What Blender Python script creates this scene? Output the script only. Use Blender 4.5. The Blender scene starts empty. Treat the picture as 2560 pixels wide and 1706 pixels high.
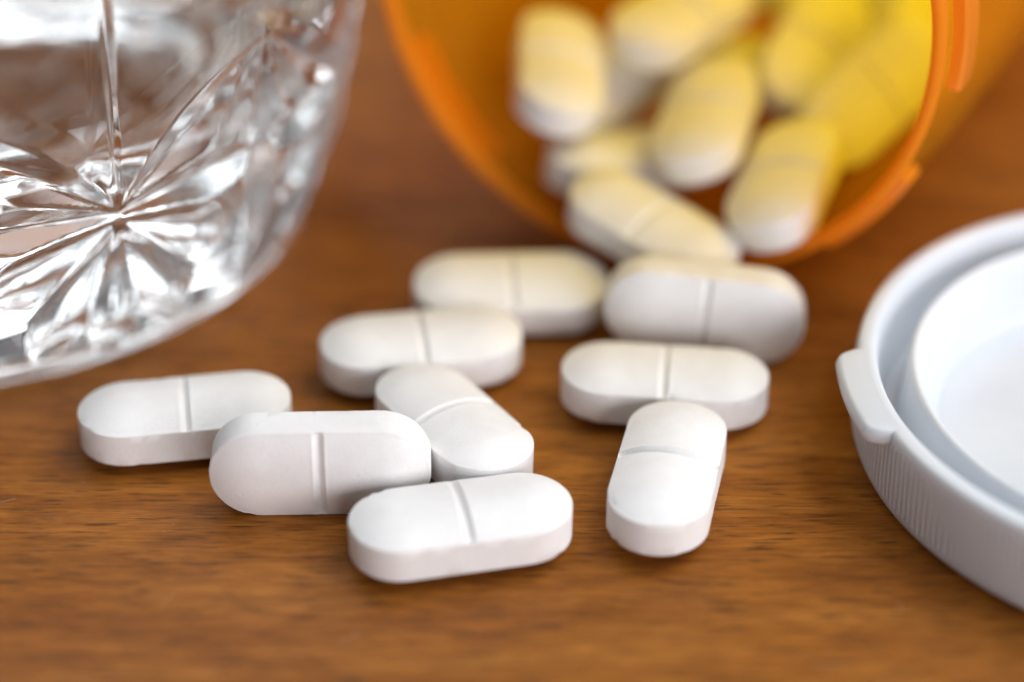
import bpy, bmesh, math, random
import numpy as np
from mathutils import Vector, Matrix, noise

MM = 0.001
RAD = math.radians
scene = bpy.context.scene
COL = scene.collection

# ------------------------------------------------------------------ camera
FPX, PITCH, DIST = 5629.6, RAD(33.247), 195.24          # pixels (2560 wide), radians, mm
CP, SP = math.cos(PITCH), math.sin(PITCH)
CAM = Vector((0, -DIST * CP, DIST * SP))                 # mm
FWD, UP, RIGHT = Vector((0, CP, -SP)), Vector((0, SP, CP)), Vector((1, 0, 0))
cam_data = bpy.data.cameras.new('camera')
cam_data.sensor_width = 36.0
cam_data.lens = FPX / 2560 * 36.0
cam_data.clip_start = 0.005
cam_data.clip_end = 20
cam_data.dof.use_dof = True
cam_data.dof.focus_distance = 0.1745
cam_data.dof.aperture_fstop = 7.2
cam_data.dof.aperture_blades = 0
cam = bpy.data.objects.new('camera', cam_data)
cam.location = CAM * MM
cam.rotation_euler = (math.pi / 2 - PITCH, 0, 0)
COL.objects.link(cam)
scene.camera = cam

# ------------------------------------------------------------------ light
world = bpy.data.worlds.new('World')
scene.world = world
world.use_nodes = True
bg = world.node_tree.nodes['Background']
bg.inputs[0].default_value = (0.88, 0.94, 1.0, 1)
bg.inputs[1].default_value = 0.12


def area(name, az, el, dist, w, h, power, col):
    """soft area light: az from +X (right) towards +Y (back), aimed at the tablets"""
    d = bpy.data.lights.new(name, 'AREA')
    d.shape = 'RECTANGLE'
    d.size, d.size_y = w, h
    d.energy = power
    d.color = col
    o = bpy.data.objects.new(name, d)
    p = Vector((math.cos(el) * math.cos(az), math.cos(el) * math.sin(az), math.sin(el))) * dist
    o.location = p
    o.rotation_euler = (-p).to_track_quat('-Z', 'Y').to_euler()
    COL.objects.link(o)
    return o


area('window_light', RAD(18), RAD(56), 1.3, 1.0, 0.9, 12.2, (0.95, 0.98, 1.0))
area('back_fill_light', RAD(124), RAD(46), 1.5, 1.0, 0.8, 8.5, (0.90, 0.96, 1.0))  # added back light for sparkle in the glass and sheen on the wood
area('room_fill_light', RAD(-54), RAD(15), 1.6, 1.7, 0.6, 17.0, (1.0, 0.96, 0.98))  # low front fill standing in for light from the room

scene.view_settings.view_transform = 'Standard'
scene.view_settings.look = 'None'
scene.view_settings.exposure = 0.38
scene.view_settings.gamma = 1.0
cy = scene.cycles
scene.render.engine = 'CYCLES'
cy.use_denoising = True
cy.max_bounces = 16
cy.transmission_bounces = 14
cy.transparent_max_bounces = 32
cy.diffuse_bounces = 4
cy.glossy_bounces = 8
cy.caustics_reflective = True
cy.caustics_refractive = True
cy.blur_glossy = 0.3
cy.sample_clamp_indirect = 6.0


# ------------------------------------------------------------------ helpers
def px_point(px, py, t):
    """the point at depth t (mm along the view axis) behind a photo pixel, in mm"""
    return CAM + (FWD + RIGHT * ((px - 1280) / FPX) - UP * ((py - 853) / FPX)) * t


def mesh_np(name, verts, faces, mat, smooth=True, sharp=None):
    me = bpy.data.meshes.new(name)
    me.from_pydata([tuple(v) for v in np.asarray(verts) * MM], [], faces)
    me.update()
    if smooth:
        me.polygons.foreach_set('use_smooth', [True] * len(me.polygons))
        if sharp:
            me.set_sharp_from_angle(angle=RAD(sharp))
    if mat:
        me.materials.append(mat)
    return me


def link(name, me, parent=None, loc=None, mat3=None):
    o = bpy.data.objects.new(name, me)
    COL.objects.link(o)
    if parent:
        o.parent = parent
    if loc is not None or mat3 is not None:
        m = (mat3 or Matrix.Identity(3)).to_4x4()
        m.translation = Vector(loc if loc is not None else (0, 0, 0)) * MM
        o.matrix_local = m
    return o


def tag(o, label, cat, group=None):
    o['label'] = label
    o['category'] = cat
    if group:
        o['group'] = group
    return o


def new_mat(name):
    m = bpy.data.materials.new(name)
    m.use_nodes = True
    nt = m.node_tree
    return m, nt, nt.nodes['Principled BSDF'], nt.nodes['Material Output']


def N(nt, typ, **kw):
    n = nt.nodes.new(typ)
    for k, v in kw.items():
        setattr(n, k, v)
    return n


def noise_tex(nt, vec, scale, detail=4.0, rough=0.55, dist=0.0):
    n = N(nt, 'ShaderNodeTexNoise')
    n.inputs['Scale'].default_value = scale
    n.inputs['Detail'].default_value = detail
    n.inputs['Roughness'].default_value = rough
    n.inputs['Distortion'].default_value = dist
    nt.links.new(vec, n.inputs['Vector'])
    return n.outputs['Fac']


def mapped(nt, scale, rot=(0, 0, 0), loc=(0, 0, 0)):
    tc = N(nt, 'ShaderNodeTexCoord')
    mp = N(nt, 'ShaderNodeMapping')
    mp.inputs['Scale'].default_value = scale
    mp.inputs['Rotation'].default_value = rot
    mp.inputs['Location'].default_value = loc
    nt.links.new(tc.outputs['Object'], mp.inputs['Vector'])
    return mp.outputs['Vector']


def ramp(nt, fac, stops):
    r = N(nt, 'ShaderNodeValToRGB')
    els = r.color_ramp.elements
    els[0].position, els[0].color = stops[0][0], (*stops[0][1], 1)
    els[1].position, els[1].color = stops[-1][0], (*stops[-1][1], 1)
    for p, c in stops[1:-1]:
        e = els.new(p)
        e.color = (*c, 1)
    nt.links.new(fac, r.inputs['Fac'])
    return r.outputs['Color']


def mixc(nt, fac, a, b, blend='MIX'):
    m = N(nt, 'ShaderNodeMix', data_type='RGBA', blend_type=blend)
    for sock, val in ((m.inputs['Factor'], fac), (m.inputs[6], a), (m.inputs[7], b)):
        if isinstance(val, bpy.types.NodeSocket):
            nt.links.new(val, sock)
        elif isinstance(val, tuple):
            sock.default_value = (*val, 1)
        else:
            sock.default_value = val
    return m.outputs[2]


def bump(nt, height, dist, strength=1.0, normal=None):
    b = N(nt, 'ShaderNodeBump')
    b.inputs['Strength'].default_value = strength
    b.inputs['Distance'].default_value = dist
    nt.links.new(height, b.inputs['Height'])
    if normal is not None:
        nt.links.new(normal, b.inputs['Normal'])
    return b.outputs['Normal']


# ------------------------------------------------------------------ materials
def mat_wood():
    m, nt, p, out = new_mat('wood')
    broad = noise_tex(nt, mapped(nt, (9, 45, 45)), 1.0, 3, 0.5, 0.6)
    band = noise_tex(nt, mapped(nt, (45, 330, 330), rot=(0, 0, RAD(1.5))), 1.0, 3, 0.6, 0.5)
    mott = noise_tex(nt, mapped(nt, (190, 820, 820), rot=(0, 0, RAD(-2.0)), loc=(1, 4, 2)), 1.0, 3, 0.6, 0.6)
    fibre = noise_tex(nt, mapped(nt, (240, 3400, 3400), rot=(0, 0, RAD(1.0))), 1.0, 4, 0.65, 0.3)
    pore = noise_tex(nt, mapped(nt, (230, 2700, 2700), loc=(3, 7, 1)), 1.0, 3, 0.6)
    pmask = ramp(nt, pore, [(0.55, (0, 0, 0)), (0.66, (1, 1, 1))])
    c = ramp(nt, band, [(0.25, (0.215, 0.069, 0.0070)), (0.5, (0.295, 0.104, 0.0120)), (0.75, (0.37, 0.145, 0.022))])
    c2 = ramp(nt, broad, [(0.3, (0.80, 0.76, 0.70)), (0.7, (1.16, 1.20, 1.25))])
    c = mixc(nt, 1.0, c, c2, 'MULTIPLY')
    c = mixc(nt, 1.0, c, (0.96, 0.91, 0.92), 'MULTIPLY')
    c3 = ramp(nt, mott, [(0.32, (0.74, 0.70, 0.66)), (0.5, (1.0, 1.0, 1.0)), (0.7, (1.2, 1.23, 1.28))])
    c = mixc(nt, 0.9, c, c3, 'MULTIPLY')
    f2 = ramp(nt, fibre, [(0.3, (0.66, 0.62, 0.58)), (0.52, (1, 1, 1)), (0.75, (1.28, 1.30, 1.34))])
    c = mixc(nt, 0.85, c, f2, 'MULTIPLY')
    inv = N(nt, 'ShaderNodeMath', operation='MULTIPLY')
    nt.links.new(pmask, inv.inputs[0])
    inv.inputs[1].default_value = 0.78
    c = mixc(nt, inv.outputs[0], c, (0.05, 0.016, 0.005))
    nt.links.new(c, p.inputs['Base Color'])
    rr = ramp(nt, fibre, [(0.3, (0.52, 0.52, 0.52)), (0.7, (0.40, 0.40, 0.40))])
    nt.links.new(rr, p.inputs['Roughness'])
    p.inputs['Specular IOR Level'].default_value = 0.16
    nrm = bump(nt, fibre, 0.00006, 0.5)
    nrm = bump(nt, pore, -0.00005, 0.5, nrm)
    nt.links.new(nrm, p.inputs['Normal'])
    return m


def mat_tablet():
    m, nt, p, out = new_mat('tablet_white')
    oi = N(nt, 'ShaderNodeObjectInfo')
    tc = N(nt, 'ShaderNodeTexCoord')
    off = N(nt, 'ShaderNodeVectorMath', operation='MULTIPLY_ADD')
    comb = N(nt, 'ShaderNodeCombineXYZ')
    for i in range(3):
        nt.links.new(oi.outputs['Random'], comb.inputs[i])
    nt.links.new(comb.outputs[0], off.inputs[0])
    off.inputs[1].default_value = (0.31, 0.17, 0.23)
    nt.links.new(tc.outputs['Object'], off.inputs[2])
    v = off.outputs[0]
    grain = noise_tex(nt, v, 5200, 3, 0.6)
    cloud = noise_tex(nt, v, 420, 4, 0.6)
    speck = noise_tex(nt, v, 2600, 1, 0.4)
    pit = noise_tex(nt, v, 1900, 2, 0.5)
    c = ramp(nt, cloud, [(0.3, (0.80, 0.785, 0.78)), (0.7, (0.85, 0.845, 0.84))])
    sm = ramp(nt, speck, [(0.80, (0, 0, 0)), (0.86, (1, 1, 1))])
    c = mixc(nt, sm, c, (0.42, 0.38, 0.34))
    nt.links.new(c, p.inputs['Base Color'])
    p.inputs['Roughness'].default_value = 0.48
    p.inputs['Specular IOR Level'].default_value = 0.35
    p.inputs['Subsurface Weight'].default_value = 0.25
    p.inputs['Subsurface Radius'].default_value = (1.0, 0.9, 0.8)
    p.inputs['Subsurface Scale'].default_value = 0.0006
    pm = ramp(nt, pit, [(0.66, (1, 1, 1)), (0.78, (0, 0, 0))])
    nrm = bump(nt, grain, 0.000045, 0.6)
    nrm = bump(nt, pm, 0.00003, 0.5, nrm)
    nt.links.new(nrm, p.inputs['Normal'])
    return m


def mat_white_plastic():
    m, nt, p, out = new_mat('white_plastic')
    v = mapped(nt, (1, 1, 1))
    cl = noise_tex(nt, v, 180, 3, 0.5)
    c = ramp(nt, cl, [(0.3, (0.66, 0.695, 0.745)), (0.7, (0.70, 0.735, 0.78))])
    nt.links.new(c, p.inputs['Base Color'])
    p.inputs['Roughness'].default_value = 0.36
    p.inputs['Subsurface Weight'].default_value = 0.35
    p.inputs['Subsurface Radius'].default_value = (1.0, 0.95, 0.9)
    p.inputs['Subsurface Scale'].default_value = 0.0012
    nt.links.new(bump(nt, noise_tex(nt, v, 2500, 3, 0.6), 0.00002, 0.3), p.inputs['Normal'])
    return m


def mat_amber(name, clear, trans_col, body_col, forward=0.85):
    """tinted clear plastic: light passes straight through and picks up the tint, part of it scatters"""
    m, nt, p, out = new_mat(name)
    nt.nodes.remove(p)
    tr = N(nt, 'ShaderNodeBsdfTransparent')
    tr.inputs[0].default_value = (*trans_col, 1)
    tl = N(nt, 'ShaderNodeBsdfTranslucent')
    tl.inputs[0].default_value = (*body_col, 1)
    df = N(nt, 'ShaderNodeBsdfDiffuse')
    df.inputs[0].default_value = (*body_col, 1)
    gl = N(nt, 'ShaderNodeBsdfGlossy')
    gl.inputs['Roughness'].default_value = 0.16
    sc_ = N(nt, 'ShaderNodeMixShader')
    sc_.inputs[0].default_value = forward
    nt.links.new(df.outputs[0], sc_.inputs[1])
    nt.links.new(tl.outputs[0], sc_.inputs[2])
    a = N(nt, 'ShaderNodeMixShader')
    a.inputs[0].default_value = clear
    nt.links.new(sc_.outputs[0], a.inputs[1])
    nt.links.new(tr.outputs[0], a.inputs[2])
    fr = N(nt, 'ShaderNodeFresnel')
    fr.inputs[0].default_value = 1.40
    b = N(nt, 'ShaderNodeMixShader')
    geo = N(nt, 'ShaderNodeNewGeometry')
    front = N(nt, 'ShaderNodeMath', operation='SUBTRACT')
    front.inputs[0].default_value = 1.0
    nt.links.new(geo.outputs['Backfacing'], front.inputs[1])
    fac = N(nt, 'ShaderNodeMath', operation='MULTIPLY')
    nt.links.new(fr.outputs[0], fac.inputs[0])
    nt.links.new(front.outputs[0], fac.inputs[1])
    nt.links.new(fac.outputs[0], b.inputs[0])
    nt.links.new(a.outputs[0], b.inputs[1])
    nt.links.new(gl.outputs[0], b.inputs[2])
    nt.links.new(b.outputs[0], out.inputs['Surface'])
    return m


def mat_crystal(name='crystal_glass', iors=(1.532, 1.545, 1.560)):
    m, nt, p, out = new_mat(name)
    nt.nodes.remove(p)
    prev = None
    for col, ior in zip(((1, 1, 1),) if len(iors) == 1 else ((1, 0, 0), (0, 1, 0), (0, 0, 1)), iors):
        gnode = N(nt, 'ShaderNodeBsdfGlass')
        gnode.inputs['Color'].default_value = (*col, 1)
        gnode.inputs['Roughness'].default_value = 0.0
        gnode.inputs['IOR'].default_value = ior
        if prev is None:
            prev = gnode.outputs[0]
        else:
            ad = N(nt, 'ShaderNodeAddShader')
            nt.links.new(prev, ad.inputs[0])
            nt.links.new(gnode.outputs[0], ad.inputs[1])
            prev = ad.outputs[0]
    nt.links.new(prev, out.inputs['Surface'])
    return m


def mat_dust():
    m, nt, p, out = new_mat('pale_dust')
    p.inputs['Base Color'].default_value = (0.62, 0.56, 0.48, 1)
    p.inputs['Roughness'].default_value = 0.8
    return m


WOOD, TABLET, PLASTIC = mat_wood(), mat_tablet(), mat_white_plastic()
AMBER = mat_amber('amber_plastic', 0.76, (1.0, 0.86, 0.11), (1.0, 0.50, 0.05), 0.5)
AMBER_EDGE = mat_amber('amber_plastic_edge', 0.32, (0.99, 0.66, 0.06), (1.0, 0.46, 0.04), 0.5)
CRYSTAL, DUST = mat_crystal('crystal_glass', (1.545,)), mat_dust()

# ------------------------------------------------------------------ table top
bm = bmesh.new()
bmesh.ops.create_cube(bm, size=1.0)
bmesh.ops.scale(bm, vec=(1.3, 0.95, 0.028), verts=bm.verts)
bmesh.ops.translate(bm, vec=(0.05, 0.14, -0.014), verts=bm.verts)
bmesh.ops.bevel(bm, geom=bm.edges[:], offset=0.003, segments=3, affect='EDGES', profile=0.5)
me = bpy.data.meshes.new('table_top')
bm.to_mesh(me)
bm.free()
me.materials.append(WOOD)
table = link('table_top', me)
table['kind'] = 'structure'
table['label'] = 'brown wooden table top with fine straight grain'

# ------------------------------------------------------------------ tablets
TL, TW, TH, TD = 17.0, 7.86, 2.85, 1.02          # length, width, band height, dome rise (mm)


def tablet_mesh(seed):
    rng = random.Random(seed)
    R = TW / 2
    a = TL / 2 - R
    xs = sorted(set([round(x, 4) for x in list(np.linspace(-a, -0.9, 9)) + list(np.linspace(-0.8, 0.8, 25)) + list(np.linspace(0.9, a, 9))]))
    outline = [(x, 0.0, 0.0, -1.0) for x in xs]                          # (medial x, 0, nx, ny)
    for k in range(1, 24):
        t = -math.pi / 2 + math.pi * k / 24
        outline.append((a, 0.0, math.cos(t), math.sin(t)))
    outline += [(x, 0.0, 0.0, 1.0) for x in reversed(xs)]
    for k in range(1, 24):
        t = math.pi / 2 + math.pi * k / 24
        outline.append((-a, 0.0, math.cos(t), math.sin(t)))
    n = len(outline)
    off = Vector((seed * 7.3, seed * 3.1, 1.7))

    def edge_noise(x, y, z, amp):
        return amp * noise.noise(Vector((x, y, z)) * 2.4 + off) + amp * 0.8 * noise.noise(Vector((x, y, z)) * 6.5 + off)

    rings = []

    def ring(s, zf, groove):
        r = []
        for (mx, my, nx, ny) in outline:
            x, y = mx + nx * R * s, my + ny * R * s
            z = zf
            if groove:
                q = abs(x) / 0.44
                if q < 1:
                    dep = 0.46 * (1 - q ** 1.35) * (0.28 + 0.72 * (1 - s ** 6))
                    z -= dep
                elif q < 1.5:                                            # slight raised shoulder
                    z += 0.03 * (1.5 - q) / 0.5 * (1 - s ** 6)
            if s > 0.95:
                e = edge_noise(x, y, zf * 2, 0.012)
                k = 1 + e / R
                x, y = mx + nx * R * s * k, my + ny * R * s * k
                z += edge_noise(x + 9, y, zf, 0.010)
                ch = noise.noise(Vector((x * 1.6, y * 1.6, zf)) + off * 1.3)         # small chips knocked off the edge
                if ch > 0.42 and abs(abs(zf) - TH / 2) < 0.2:
                    cd = min(0.11, (ch - 0.42) * 0.7)
                    z -= math.copysign(cd, zf)
                    x, y = x - nx * cd * 0.8, y - ny * cd * 0.8
            r.append((x, y, z))
        rings.append(r)

    S = [0.004, 0.12, 0.25, 0.38, 0.5, 0.6, 0.7, 0.78, 0.85, 0.91, 0.955]
    for s in S:
        ring(s, -(TH / 2 + TD * (1 - (s / 0.97) ** 2.1)), False)
    ring(0.985, -TH / 2 - 0.0, False)
    ring(1.0, -TH / 2 + 0.07, False)
    ring(1.0, -TH / 6, False)
    ring(1.0, TH / 6, False)
    ring(1.0, TH / 2 - 0.07, False)
    ring(0.985, TH / 2 - 0.0, True)
    for s in reversed(S):
        ring(s, TH / 2 + TD * (1 - (s / 0.97) ** 2.1), True)
    verts = [v for r in rings for v in r]
    faces = []
    for i in range(len(rings) - 1):
        for j in range(n):
            k = (j + 1) % n
            faces.append((i * n + j, i * n + k, (i + 1) * n + k, (i + 1) * n + j))
    me = mesh_np('tablet', verts, faces, None)
    b = bmesh.new()
    b.from_mesh(me)
    bmesh.ops.remove_doubles(b, verts=b.verts, dist=0.00004)
    # close the thin slit along the medial line
    holes = [e for e in b.edges if e.is_boundary]
    if holes:
        bmesh.ops.holes_fill(b, edges=holes, sides=0)
    bmesh.ops.recalc_face_normals(b, faces=b.faces)
    for f_ in b.faces:
        f_.smooth = True
    b.to_mesh(me)
    b.free()
    me.set_sharp_from_angle(angle=RAD(38))
    me.materials.append(TABLET)
    return me


TABS = [tablet_mesh(k) for k in range(1, 5)]


def rot_zyx(yaw, rx, ry):
    return (Matrix.Rotation(RAD(yaw), 3, 'Z') @ Matrix.Rotation(RAD(ry), 3, 'Y') @ Matrix.Rotation(RAD(rx), 3, 'X'))


G_OUT = 'white tablets spilled on the table'
G_IN = 'tablets inside the orange bottle'
count = [0]
# settling offsets (mm) so that neighbouring tablets touch without cutting into each other
SETTLE = {3: (0.21, -0.45, 0), 4: (-0.34, 0.22, 0), 9: (-0.4, -2.0, -0.3), 10: (0.05, -0.12, 0.71), 11: (0.01, 0, 0.03), 12: (1.2, -0.5, 0.67),
          13: (0.38, 0.71, 1.48), 14: (0.48, 0.15, -0.28), 15: (-1.74, 1.23, -0.01), 17: (-0.29, 0.61, -0.33), 18: (-0.16, -0.03, 0.53),
          19: (0.45, -0.99, -1.05), 20: (-2.33, 1.12, 2.16), 21: (2.61, 0.53, -1.25)}


def tablet_on_table(x, y, yaw, rx, ry, label, z=None, group=G_OUT):
    me = TABS[count[0] % 4]
    count[0] += 1
    M = rot_zyx(yaw, rx, ry)
    if z is None:
        co = np.empty(len(me.vertices) * 3)
        me.vertices.foreach_get('co', co)
        z = -(co.reshape(-1, 3) @ np.array(M).T)[:, 2].min() / MM
    dx, dy, dz = SETTLE.get(count[0] - 1, (0, 0, 0))
    return tag(link('tablet', me, None, (x + dx, y + dy, z + dz), M), label, 'pill', group)


tablet_on_table(-3.84, -29.15, 12.3, 0, 0, 'white oval tablet lying flat in front, touching the tablet on its edge, score line slanted')
tablet_on_table(-14.74, -23.2, 1.7, 90.5, 0, 'white oval tablet standing on its long edge, scored face upright')
tablet_on_table(-26.26, -15.0, 9.2, 0, 0, 'white oval tablet lying flat below the cut glass tumbler')
tablet_on_table(-4.92, -16.45, -57.4, -3, -1.5, 'white oval tablet lying diagonally between upright tablet and the flat ones behind')
tablet_on_table(-7.31, -5.4, 8.9, 1.5, 0, 'white oval tablet lying flat just behind the diagonal one, covering part of a tilted tablet')
tablet_on_table(-0.1, 3.7, 3.7, 8.6, 0.7, 'white oval tablet tilted at the foot of the orange bottle rim, cream tinted top')
tablet_on_table(16.38, -1.6, -6, 90, 4, 'white oval tablet propped on its long edge in front of the bottle mouth')
tablet_on_table(12.52, -10.35, -6.1, 0, 0, 'white oval tablet lying flat across the end of the one pointing at the viewer')
tablet_on_table(12.06, -22.9, 77.9, 0, 1.0, 'white oval tablet lying end on, its far end against a crosswise tablet')

# ------------------------------------------------------------------ orange bottle
B_YAW = RAD(27.5)
B_AX = Vector((math.sin(B_YAW), math.cos(B_YAW), 0))
B_U = Vector((math.cos(B_YAW), -math.sin(B_YAW), 0))
B_Z = Vector((0, 0, 1))
B_C = Vector((10.8, 10.45, 27.3))
bottle = bpy.data.objects.new('pill_bottle', None)
COL.objects.link(bottle)
bottle.empty_display_size = 0.01
mw = Matrix(((B_U.x, B_AX.x, 0), (B_U.y, B_AX.y, 0), (0, 0, 1))).to_4x4()      # local X = right, Y = into the bottle
mw.translation = Vector((B_C.x, B_C.y, 0)) * MM
bottle.matrix_world = mw
tag(bottle, 'translucent orange pill bottle lying on its side with open mouth full of tablets', 'bottle')


def lathe_y(profile, n=160, zc=27.3, closed=True):
    """profile of (r, s) round the bottle's own axis"""
    V, F = [], []
    for (r, s) in profile:
        for k in range(n):
            t = 2 * math.pi * k / n
            V.append((r * math.cos(t), s, zc + r * math.sin(t)))
    m = len(profile)
    for i in range(m if closed else m - 1):
        i2 = (i + 1) % m
        for k in range(n):
            k2 = (k + 1) % n
            F.append((i * n + k, i * n + k2, i2 * n + k2, i2 * n + k))
    return V, F


prof = [(26.2, 1.6), (26.3, 9.5), (26.6, 10.2), (27.0, 11.5), (27.25, 13.0), (27.25, 106.0), (26.6, 107.6), (25.2, 108.2), (0.02, 108.2),
        (0.02, 106.4), (24.6, 106.4), (25.6, 105.4), (25.7, 14.0), (25.3, 12.0), (25.1, 10.0), (25.1, 1.6)]
V, F = lathe_y(prof, closed=True)
link('body', mesh_np('bottle_body', V, F, AMBER, sharp=40), bottle)
rim_prof = []
for k in range(17):
    t = math.pi * k / 16
    rim_prof.append((25.65 - 0.55 * math.cos(t), 1.0 - 0.9 * math.sin(t)))
rim_prof += [(26.2, 1.55), (25.1, 1.55)]
V, F = lathe_y(rim_prof)
link('rim', mesh_np('bottle_rim', V, F, AMBER_EDGE, sharp=50), bottle)


def arc_lug(a0, a1, s0, s1, r0, r1):
    prof = [(r0, s0), (r1 - 0.3, s0), (r1, s0 + 0.3), (r1, s1 - 0.3), (r1 - 0.3, s1), (r0, s1)]
    n = max(4, int((a1 - a0) / 2))
    V, F = [], []
    for k in range(n + 1):
        t = RAD(a0 + (a1 - a0) * k / n)
        for (r, s) in prof:
            V.append((r * math.cos(t), s, 27.3 + r * math.sin(t)))
    m = len(prof)
    for k in range(n):
        for i in range(m):
            j = (i + 1) % m
            F.append((k * m + i, k * m + j, (k + 1) * m + j, (k + 1) * m + i))
    F.append(tuple(range(m)))
    F.append(tuple(reversed([n * m + i for i in range(m)])))
    return mesh_np('lug', V, F, AMBER_EDGE, sharp=40)


for a0, a1 in ((-7, 34), (-50, -28), (64, 104), (134, 174), (204, 232)):
    link('lug', arc_lug(a0, a1, 2.6, 5.6, 26.22, 27.5 if a0 == -7 else 27.2), bottle)

# ------------------------------------------------------------------ tablets in the bottle


def tablet_in_bottle(px, py, t, phi, tau, roll, label):
    """phi: direction of the long axis in the picture plane, tau: how far it points away, roll about itself"""
    me = TABS[count[0] % 4]
    count[0] += 1
    ax = ((RIGHT * math.cos(RAD(phi)) + UP * math.sin(RAD(phi))) * math.cos(RAD(tau)) + FWD * math.sin(RAD(tau))).normalized()
    nz = (Vector((0, 0, 1)) - ax * ax.z).normalized()
    nz = Matrix.Rotation(RAD(roll), 3, ax) @ nz
    ny = nz.cross(ax)
    M = Matrix((ax, ny, nz)).transposed()
    p = px_point(px, py, t) + Vector(SETTLE.get(count[0] - 1, (0, 0, 0)))
    return tag(link('tablet', me, None, p, M), label, 'pill', G_IN)


p2 = px_point(1640, 545, 199.5)
tablet_on_table(p2.x, p2.y, -41, 2, 9, 'pale tablet leaning out over the bottom of the bottle rim, scored', p2.z, G_IN)
tablet_in_bottle(1396, 195, 209, 88, 50, 14, 'yellow lit tablet lying alone beside the bare bottle wall, pointing inwards')
tablet_in_bottle(1765, 300, 205, 68, 48, -14, 'yellow lit tablet atop the pile with its pale end facing out of the bottle')
tablet_in_bottle(1925, 470, 200.5, 62, 46, -14, 'yellow lit tablet on the bottle floor beside the one leaning out')
tablet_in_bottle(2175, 275, 209, 43, 10, 60, 'yellow tablet on edge against the lugged side wall of the bottle')
tablet_in_bottle(1560, 400, 208.5, 10, 30, 0, 'shaded tablet wedged beneath the pile behind the one leaning out')
tablet_in_bottle(1570, 235, 214, 35, 30, 10, 'shaded tablet partly hidden at the middle of the pile')
tablet_in_bottle(1705, 40, 213, 35, 35, 8, 'bright yellow tablet across the top of the pile')
tablet_in_bottle(2040, 130, 214, 60, 35, 30, 'bright yellow tablet slanting down the heap towards the lugged side')
tablet_in_bottle(2290, 75, 221, 70, 38, 50, 'yellow tablet deep in the bottle beside its lugged wall')
tablet_in_bottle(1890, 130, 222, 5, 20, 0, 'amber shaded tablet deep in the pile between two bright ones')
tablet_in_bottle(1880, -20, 226, -20, 20, 5, 'amber tablet far back on top of the pile')
tablet_in_bottle(2130, -30, 228, 30, 20, 20, 'amber tablet far back in the bottle by the slanting one')

# ------------------------------------------------------------------ white lid, inside up
lid = bpy.data.objects.new('bottle_lid', None)
COL.objects.link(lid)
lid.empty_display_size = 0.01
LX, LY, LR, LH = 53.9, -16.6, 26.5, 8.1
lid.location = (LX * MM, LY * MM, 0)
tag(lid, 'white ribbed plastic bottle lid lying inside up with a thumb tab', 'lid')


def lathe_z(profile, n=240, closed=True, rfun=None):
    V, F = [], []
    for (r, z) in profile:
        for k in range(n):
            t = 2 * math.pi * k / n
            V.append((r * math.cos(t), r * math.sin(t), z))
    m = len(profile)
    for i in range(m if closed else m - 1):
        i2 = (i + 1) % m
        for k in range(n):
            k2 = (k + 1) % n
            F.append((i * n + k, i * n + k2, i2 * n + k2, i2 * n + k))
    return V, F


shell = [(0.02, 0.0), (LR - 1.6, 0.0), (LR - 0.9, 0.25), (LR - 0.35, 0.8), (LR - 0.1, 1.6), (LR, LH - 0.5), (LR - 0.12, LH - 0.14), (LR - 0.4, LH),
         (LR - 1.15, LH), (LR - 1.4, LH - 0.12), (LR - 1.55, LH - 0.45), (LR - 1.9, LH - 3.5), (LR - 2.05, 2.4), (LR - 2.5, 1.8), (0.02, 1.6)]
V, F = lathe_z(shell)
lid_shell = link('shell', mesh_np('lid_shell', V, F, PLASTIC, sharp=50), lid)
PR = 22.0
plug = [(PR + 0.95, 1.7), (PR + 0.75, 3.4), (PR + 0.45, 5.6), (PR + 0.28, 6.9), (PR + 0.12, 7.2), (PR - 0.12, 7.25), (PR - 0.4, 7.0), (PR - 0.75, 5.8),
        (PR - 1.1, 3.6), (PR - 1.6, 2.3), (PR - 2.6, 1.75), (PR - 3.0, 1.5), (PR + 0.9, 1.5)]
V, F = lathe_z(plug)
link('plug_ring', mesh_np('lid_plug_ring', V, F, PLASTIC, sharp=60), lid)
# grip ribs round the skirt, one joined part
V, F = [], []
NR = 270
for k in range(NR):
    t0 = 2 * math.pi * k / NR
    w = 0.19
    b0 = len(V)
    for z, d in ((1.3, -0.05), (1.9, 0.13), (LH - 1.3, 0.17), (LH - 0.75, -0.05)):
        rr = LR - 0.1 * (LH - z) / LH
        for du, dd in ((-w, -0.06), (-w * 0.45, d), (w * 0.45, d), (w, -0.06)):
            r = rr + dd
            tt = t0 + du / LR
            V.append((r * math.cos(tt), r * math.sin(tt), z))
    for i in range(3):
        for j in range(3):
            F.append((b0 + i * 4 + j, b0 + i * 4 + j + 1, b0 + i * 4 + j + 5, b0 + i * 4 + j + 4))
ribs = link('grip_ribs', mesh_np('lid_grip_ribs', V, F, PLASTIC, sharp=80), lid_shell)
ribs['kind'] = 'stuff'
# thumb tab: a curved ledge standing out from the rim
V, F = [], []
A0, A1, NT = 173.0, 198.0, 40
for k in range(NT + 1):
    u = k / NT
    t = RAD(A0 + (A1 - A0) * u)
    e = min(u, 1 - u) * NT / 5.0
    e = 1.0 if e >= 1 else math.sin(e * math.pi / 2) ** 0.8
    ro = LR + 0.2 + 1.55 * e
    zt, zb = LH + 0.05 - 0.0 * e, LH - 1.55 + 0.3 * (1 - e)
    for r, z in ((LR - 0.7, zb), (ro - 0.45, zb), (ro - 0.1, zb + 0.3), (ro, zb + 0.8), (ro - 0.06, zt - 0.5), (ro - 0.22, zt - 0.15), (ro - 0.5, zt - 0.02), (LR - 0.7, zt)):
        V.append((r * math.cos(t), r * math.sin(t), z))
m8 = 8
for k in range(NT):
    for i in range(m8):
        j = (i + 1) % m8
        F.append((k * m8 + i, k * m8 + j, (k + 1) * m8 + j, (k + 1) * m8 + i))
F.append(tuple(range(m8)))
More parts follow.
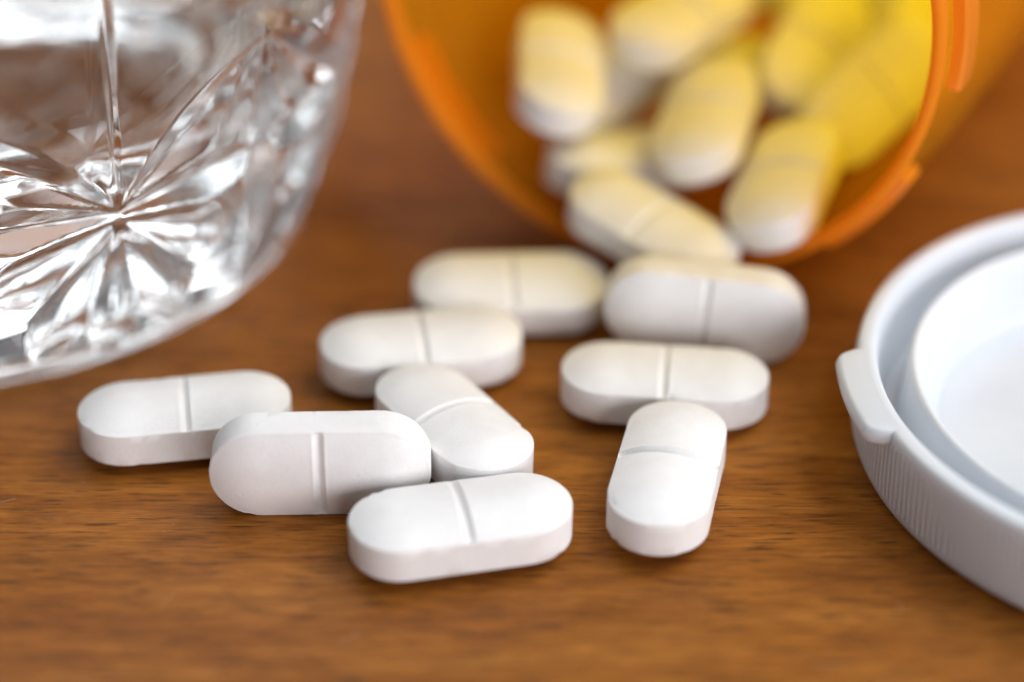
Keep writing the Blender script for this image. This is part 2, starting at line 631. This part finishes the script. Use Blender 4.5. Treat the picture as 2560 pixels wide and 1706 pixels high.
F.append(tuple(reversed([NT * m8 + i for i in range(m8)])))
link('thumb_tab', mesh_np('lid_thumb_tab', V, F, PLASTIC, sharp=50), lid)

# ------------------------------------------------------------------ cut crystal tumbler
GX, GY = -52.4, 23.3
OUT_Z = np.array([0.9, 1.6, 3.0, 6.0, 10.0, 15.0, 20.0, 27.0, 36.0, 50.0, 92.0])
OUT_R = np.array([32.4, 32.75, 33.4, 34.9, 36.4, 37.7, 38.5, 39.2, 39.7, 40.2, 41.4])


def smooth_interp(z):
    # monotone-ish smoothing by averaging a few linear lookups
    acc = 0
    for d in (-1.5, -0.75, 0, 0.75, 1.5):
        acc = acc + np.interp(z + d, OUT_Z, OUT_R)
    return acc / 5


NTH = 1120
zs = np.concatenate([np.linspace(0.9, 36, 150), np.linspace(36.6, 62, 44), np.linspace(64, 91.2, 12)])
th = np.linspace(0, 2 * np.pi, NTH, endpoint=False)
NSTAR = 8
PER = 2 * np.pi / NSTAR
TH_A = RAD(-56.2)                                                      # a star faces this way
ZA, ZB = 17.6, 28.5
RM = 38.0
# unrolled surface: u = arc length from the nearest star, v = height
TT, ZZ = np.meshgrid(th, zs)
ph = (TT - TH_A + PER / 2) % PER - PER / 2
U = ph * RM
half = PER / 2 * RM


def leaf(p0, p1, w, k, pw=0.75, shift=0.5, rnd=False):
    """a lens shaped cut from p0 to p1: widest at 'shift', half width w, V or hollow section"""
    dx, dz = p1[0] - p0[0], p1[1] - p0[1]
    Ln = math.hypot(dx, dz)
    ux, uz = dx / Ln, dz / Ln
    best = np.zeros_like(U)
    for wrap in (-2 * half, 0, 2 * half):
        a = U + wrap - p0[0]
        b = ZZ - p0[1]
        t = (a * ux + b * uz) / Ln
        d = np.abs(-a * uz + b * ux)
        tc = np.clip(t, 0, 1)
        q = np.where(tc < shift, tc / shift * 0.5, 0.5 + (tc - shift) / (1 - shift) * 0.5)
        wt = w * np.sin(np.pi * q) ** pw + 1e-6
        x = np.clip(1 - d / wt, 0, 1)
        if rnd:
            x = 1 - (1 - x) ** 2
        dep = wt * k * x
        dep[(t < 0) | (t > 1)] = 0
        best = np.maximum(best, dep)
    return best


cuts = np.zeros_like(U)
for sgn in (-1, 1):
    cuts = np.maximum(cuts, leaf((0, ZA), (sgn * half, ZB), 2.4, 0.50))                     # long leaves up to the next star
    cuts = np.maximum(cuts, leaf((0, ZA), (sgn * half * 1.0, ZA + 0.6), 2.3, 0.50, 0.6))    # level mitre
    cuts = np.maximum(cuts, leaf((0, ZA - 0.8), (sgn * 11.5, ZA - 6.8), 2.6, 0.45, 0.8, 0.68, True))
    cuts = np.maximum(cuts, leaf((0, ZA - 0.8), (sgn * 7.6, ZA - 14.8), 2.8, 0.45, 0.8, 0.68, True))
    cuts = np.maximum(cuts, leaf((sgn * half, ZB), (sgn * half * 0.6, ZB - 10.5), 1.5, 0.5))
cuts = np.maximum(cuts, leaf((0, ZA - 0.8), (0, ZA - 16.4), 2.7, 0.45, 0.8, 0.68, True))
cuts = np.maximum(cuts, leaf((0, ZA), (0, 64.0), 0.5, 0.7, 0.35))
cuts = np.maximum(cuts, leaf((half, ZB + 1), (half, 4.5), 2.2, 0.55, 0.7, 0.6))
RR = smooth_interp(ZZ) - cuts
outer = np.stack([RR * np.cos(TT), RR * np.sin(TT), ZZ], -1).reshape(-1, 3)
nz_ = len(zs)
# lip, inside and foot as plain turned rings
def turned(rz):
    r = np.array([q[0] for q in rz])[:, None]
    z = np.array([q[1] for q in rz])[:, None]
    return np.stack([r * np.cos(th), r * np.sin(th), z + 0 * th], -1).reshape(-1, 3)


top_in = [(41.3, 91.7), (40.6, 92.1), (39.6, 91.9), (39.2, 91.4), (38.6, 70), (38.0, 50), (37.3, 36), (36.2, 28), (34.4, 21.5), (31.5, 16.6), (27.0, 13.4), (21.0, 11.6), (14.0, 10.8), (7.0, 10.5), (0.05, 10.4)]
foot = [(0.05, 1.6), (14.0, 1.5), (26.0, 0.9), (28.5, 0.35), (29.6, 0.02), (31.4, 0.0), (32.1, 0.3)]
# order: foot centre -> foot rim -> outer wall -> lip -> inside -> inner floor centre
allv = np.concatenate([turned(foot), outer, turned(top_in)])
nr = len(foot) + nz_ + len(top_in)
idx = np.arange(nr * NTH).reshape(nr, NTH)
a_, b_ = idx[:-1], np.roll(idx, -1, 1)[:-1]
c_, d_ = np.roll(idx, -1, 1)[1:], idx[1:]
faces = np.stack([a_, b_, c_, d_], -1).reshape(-1, 4)
me = bpy.data.meshes.new('glass_tumbler')
me.vertices.add(len(allv))
me.vertices.foreach_set('co', (allv * MM).astype(np.float32).ravel())
me.loops.add(len(faces) * 4)
me.loops.foreach_set('vertex_index', faces.astype(np.int32).ravel())
me.polygons.add(len(faces))
me.polygons.foreach_set('loop_start', np.arange(0, len(faces) * 4, 4, dtype=np.int32))
me.polygons.foreach_set('use_smooth', np.ones(len(faces), dtype=bool))
me.update(calc_edges=True)
me.validate()
me.materials.append(CRYSTAL)
tag(link('glass_tumbler', me, None, (GX, GY, 0.01)), 'clear cut crystal tumbler with star and fan cuts standing beside the bottle', 'glass')

# ------------------------------------------------------------------ dust on the wood
rng = random.Random(5)
V, F = [], []


def fleck(x, y, s):
    b0 = len(V)
    pts = [Vector((rng.uniform(-1, 1), rng.uniform(-1, 1), rng.uniform(0.0, 0.9))) for _ in range(3)] + [Vector((0, 0, rng.uniform(0.7, 1.2)))]
    for q in pts:
        V.append((x + q.x * s, y + q.y * s, max(0.002, q.z * s)))
    F.extend([(b0, b0 + 1, b0 + 3), (b0 + 1, b0 + 2, b0 + 3), (b0 + 2, b0, b0 + 3), (b0, b0 + 2, b0 + 1)])


def thread(x, y, ln, w):
    ang, cur = rng.uniform(0, 6.28), rng.uniform(-1, 1) * 2.2
    b0 = len(V)
    n = 10
    px, py = x, y
    for k in range(n + 1):
        nx, ny = -math.sin(ang), math.cos(ang)
        z = 0.03 + 0.08 * math.sin(k * 0.6) ** 2
        V.extend([(px + nx * w, py + ny * w, z), (px - nx * w, py - ny * w, z), (px, py, z + w * 1.6)])
        px += math.cos(ang) * ln / n
        py += math.sin(ang) * ln / n
        ang += cur / n + rng.uniform(-0.15, 0.15)
    for k in range(n):
        for i in range(3):
            j = (i + 1) % 3
            F.append((b0 + k * 3 + i, b0 + k * 3 + j, b0 + (k + 1) * 3 + j, b0 + (k + 1) * 3 + i))


for k in range(170):
    fleck(rng.uniform(-42, 42), rng.uniform(-52, 4), rng.choice((0.018, 0.024, 0.03, 0.045)))
for k in range(90):                                                    # powder shed by the tablets
    a = rng.choice(((-4, -29), (-15, -24), (12, -23), (-5, -17), (12.5, -10), (-26, -15)))
    fleck(a[0] + rng.gauss(0, 7), a[1] - 4 + rng.gauss(0, 3.5), rng.choice((0.02, 0.03, 0.04, 0.06)))
for k in range(9):
    thread(rng.uniform(-42, 42), rng.uniform(-46, -18), rng.uniform(0.6, 2.2), 0.006)
dust = link('dust', mesh_np('dust', V, F, DUST, smooth=False))
dust['kind'] = 'stuff'
dust['label'] = 'pale dust flecks and lint on the wood'
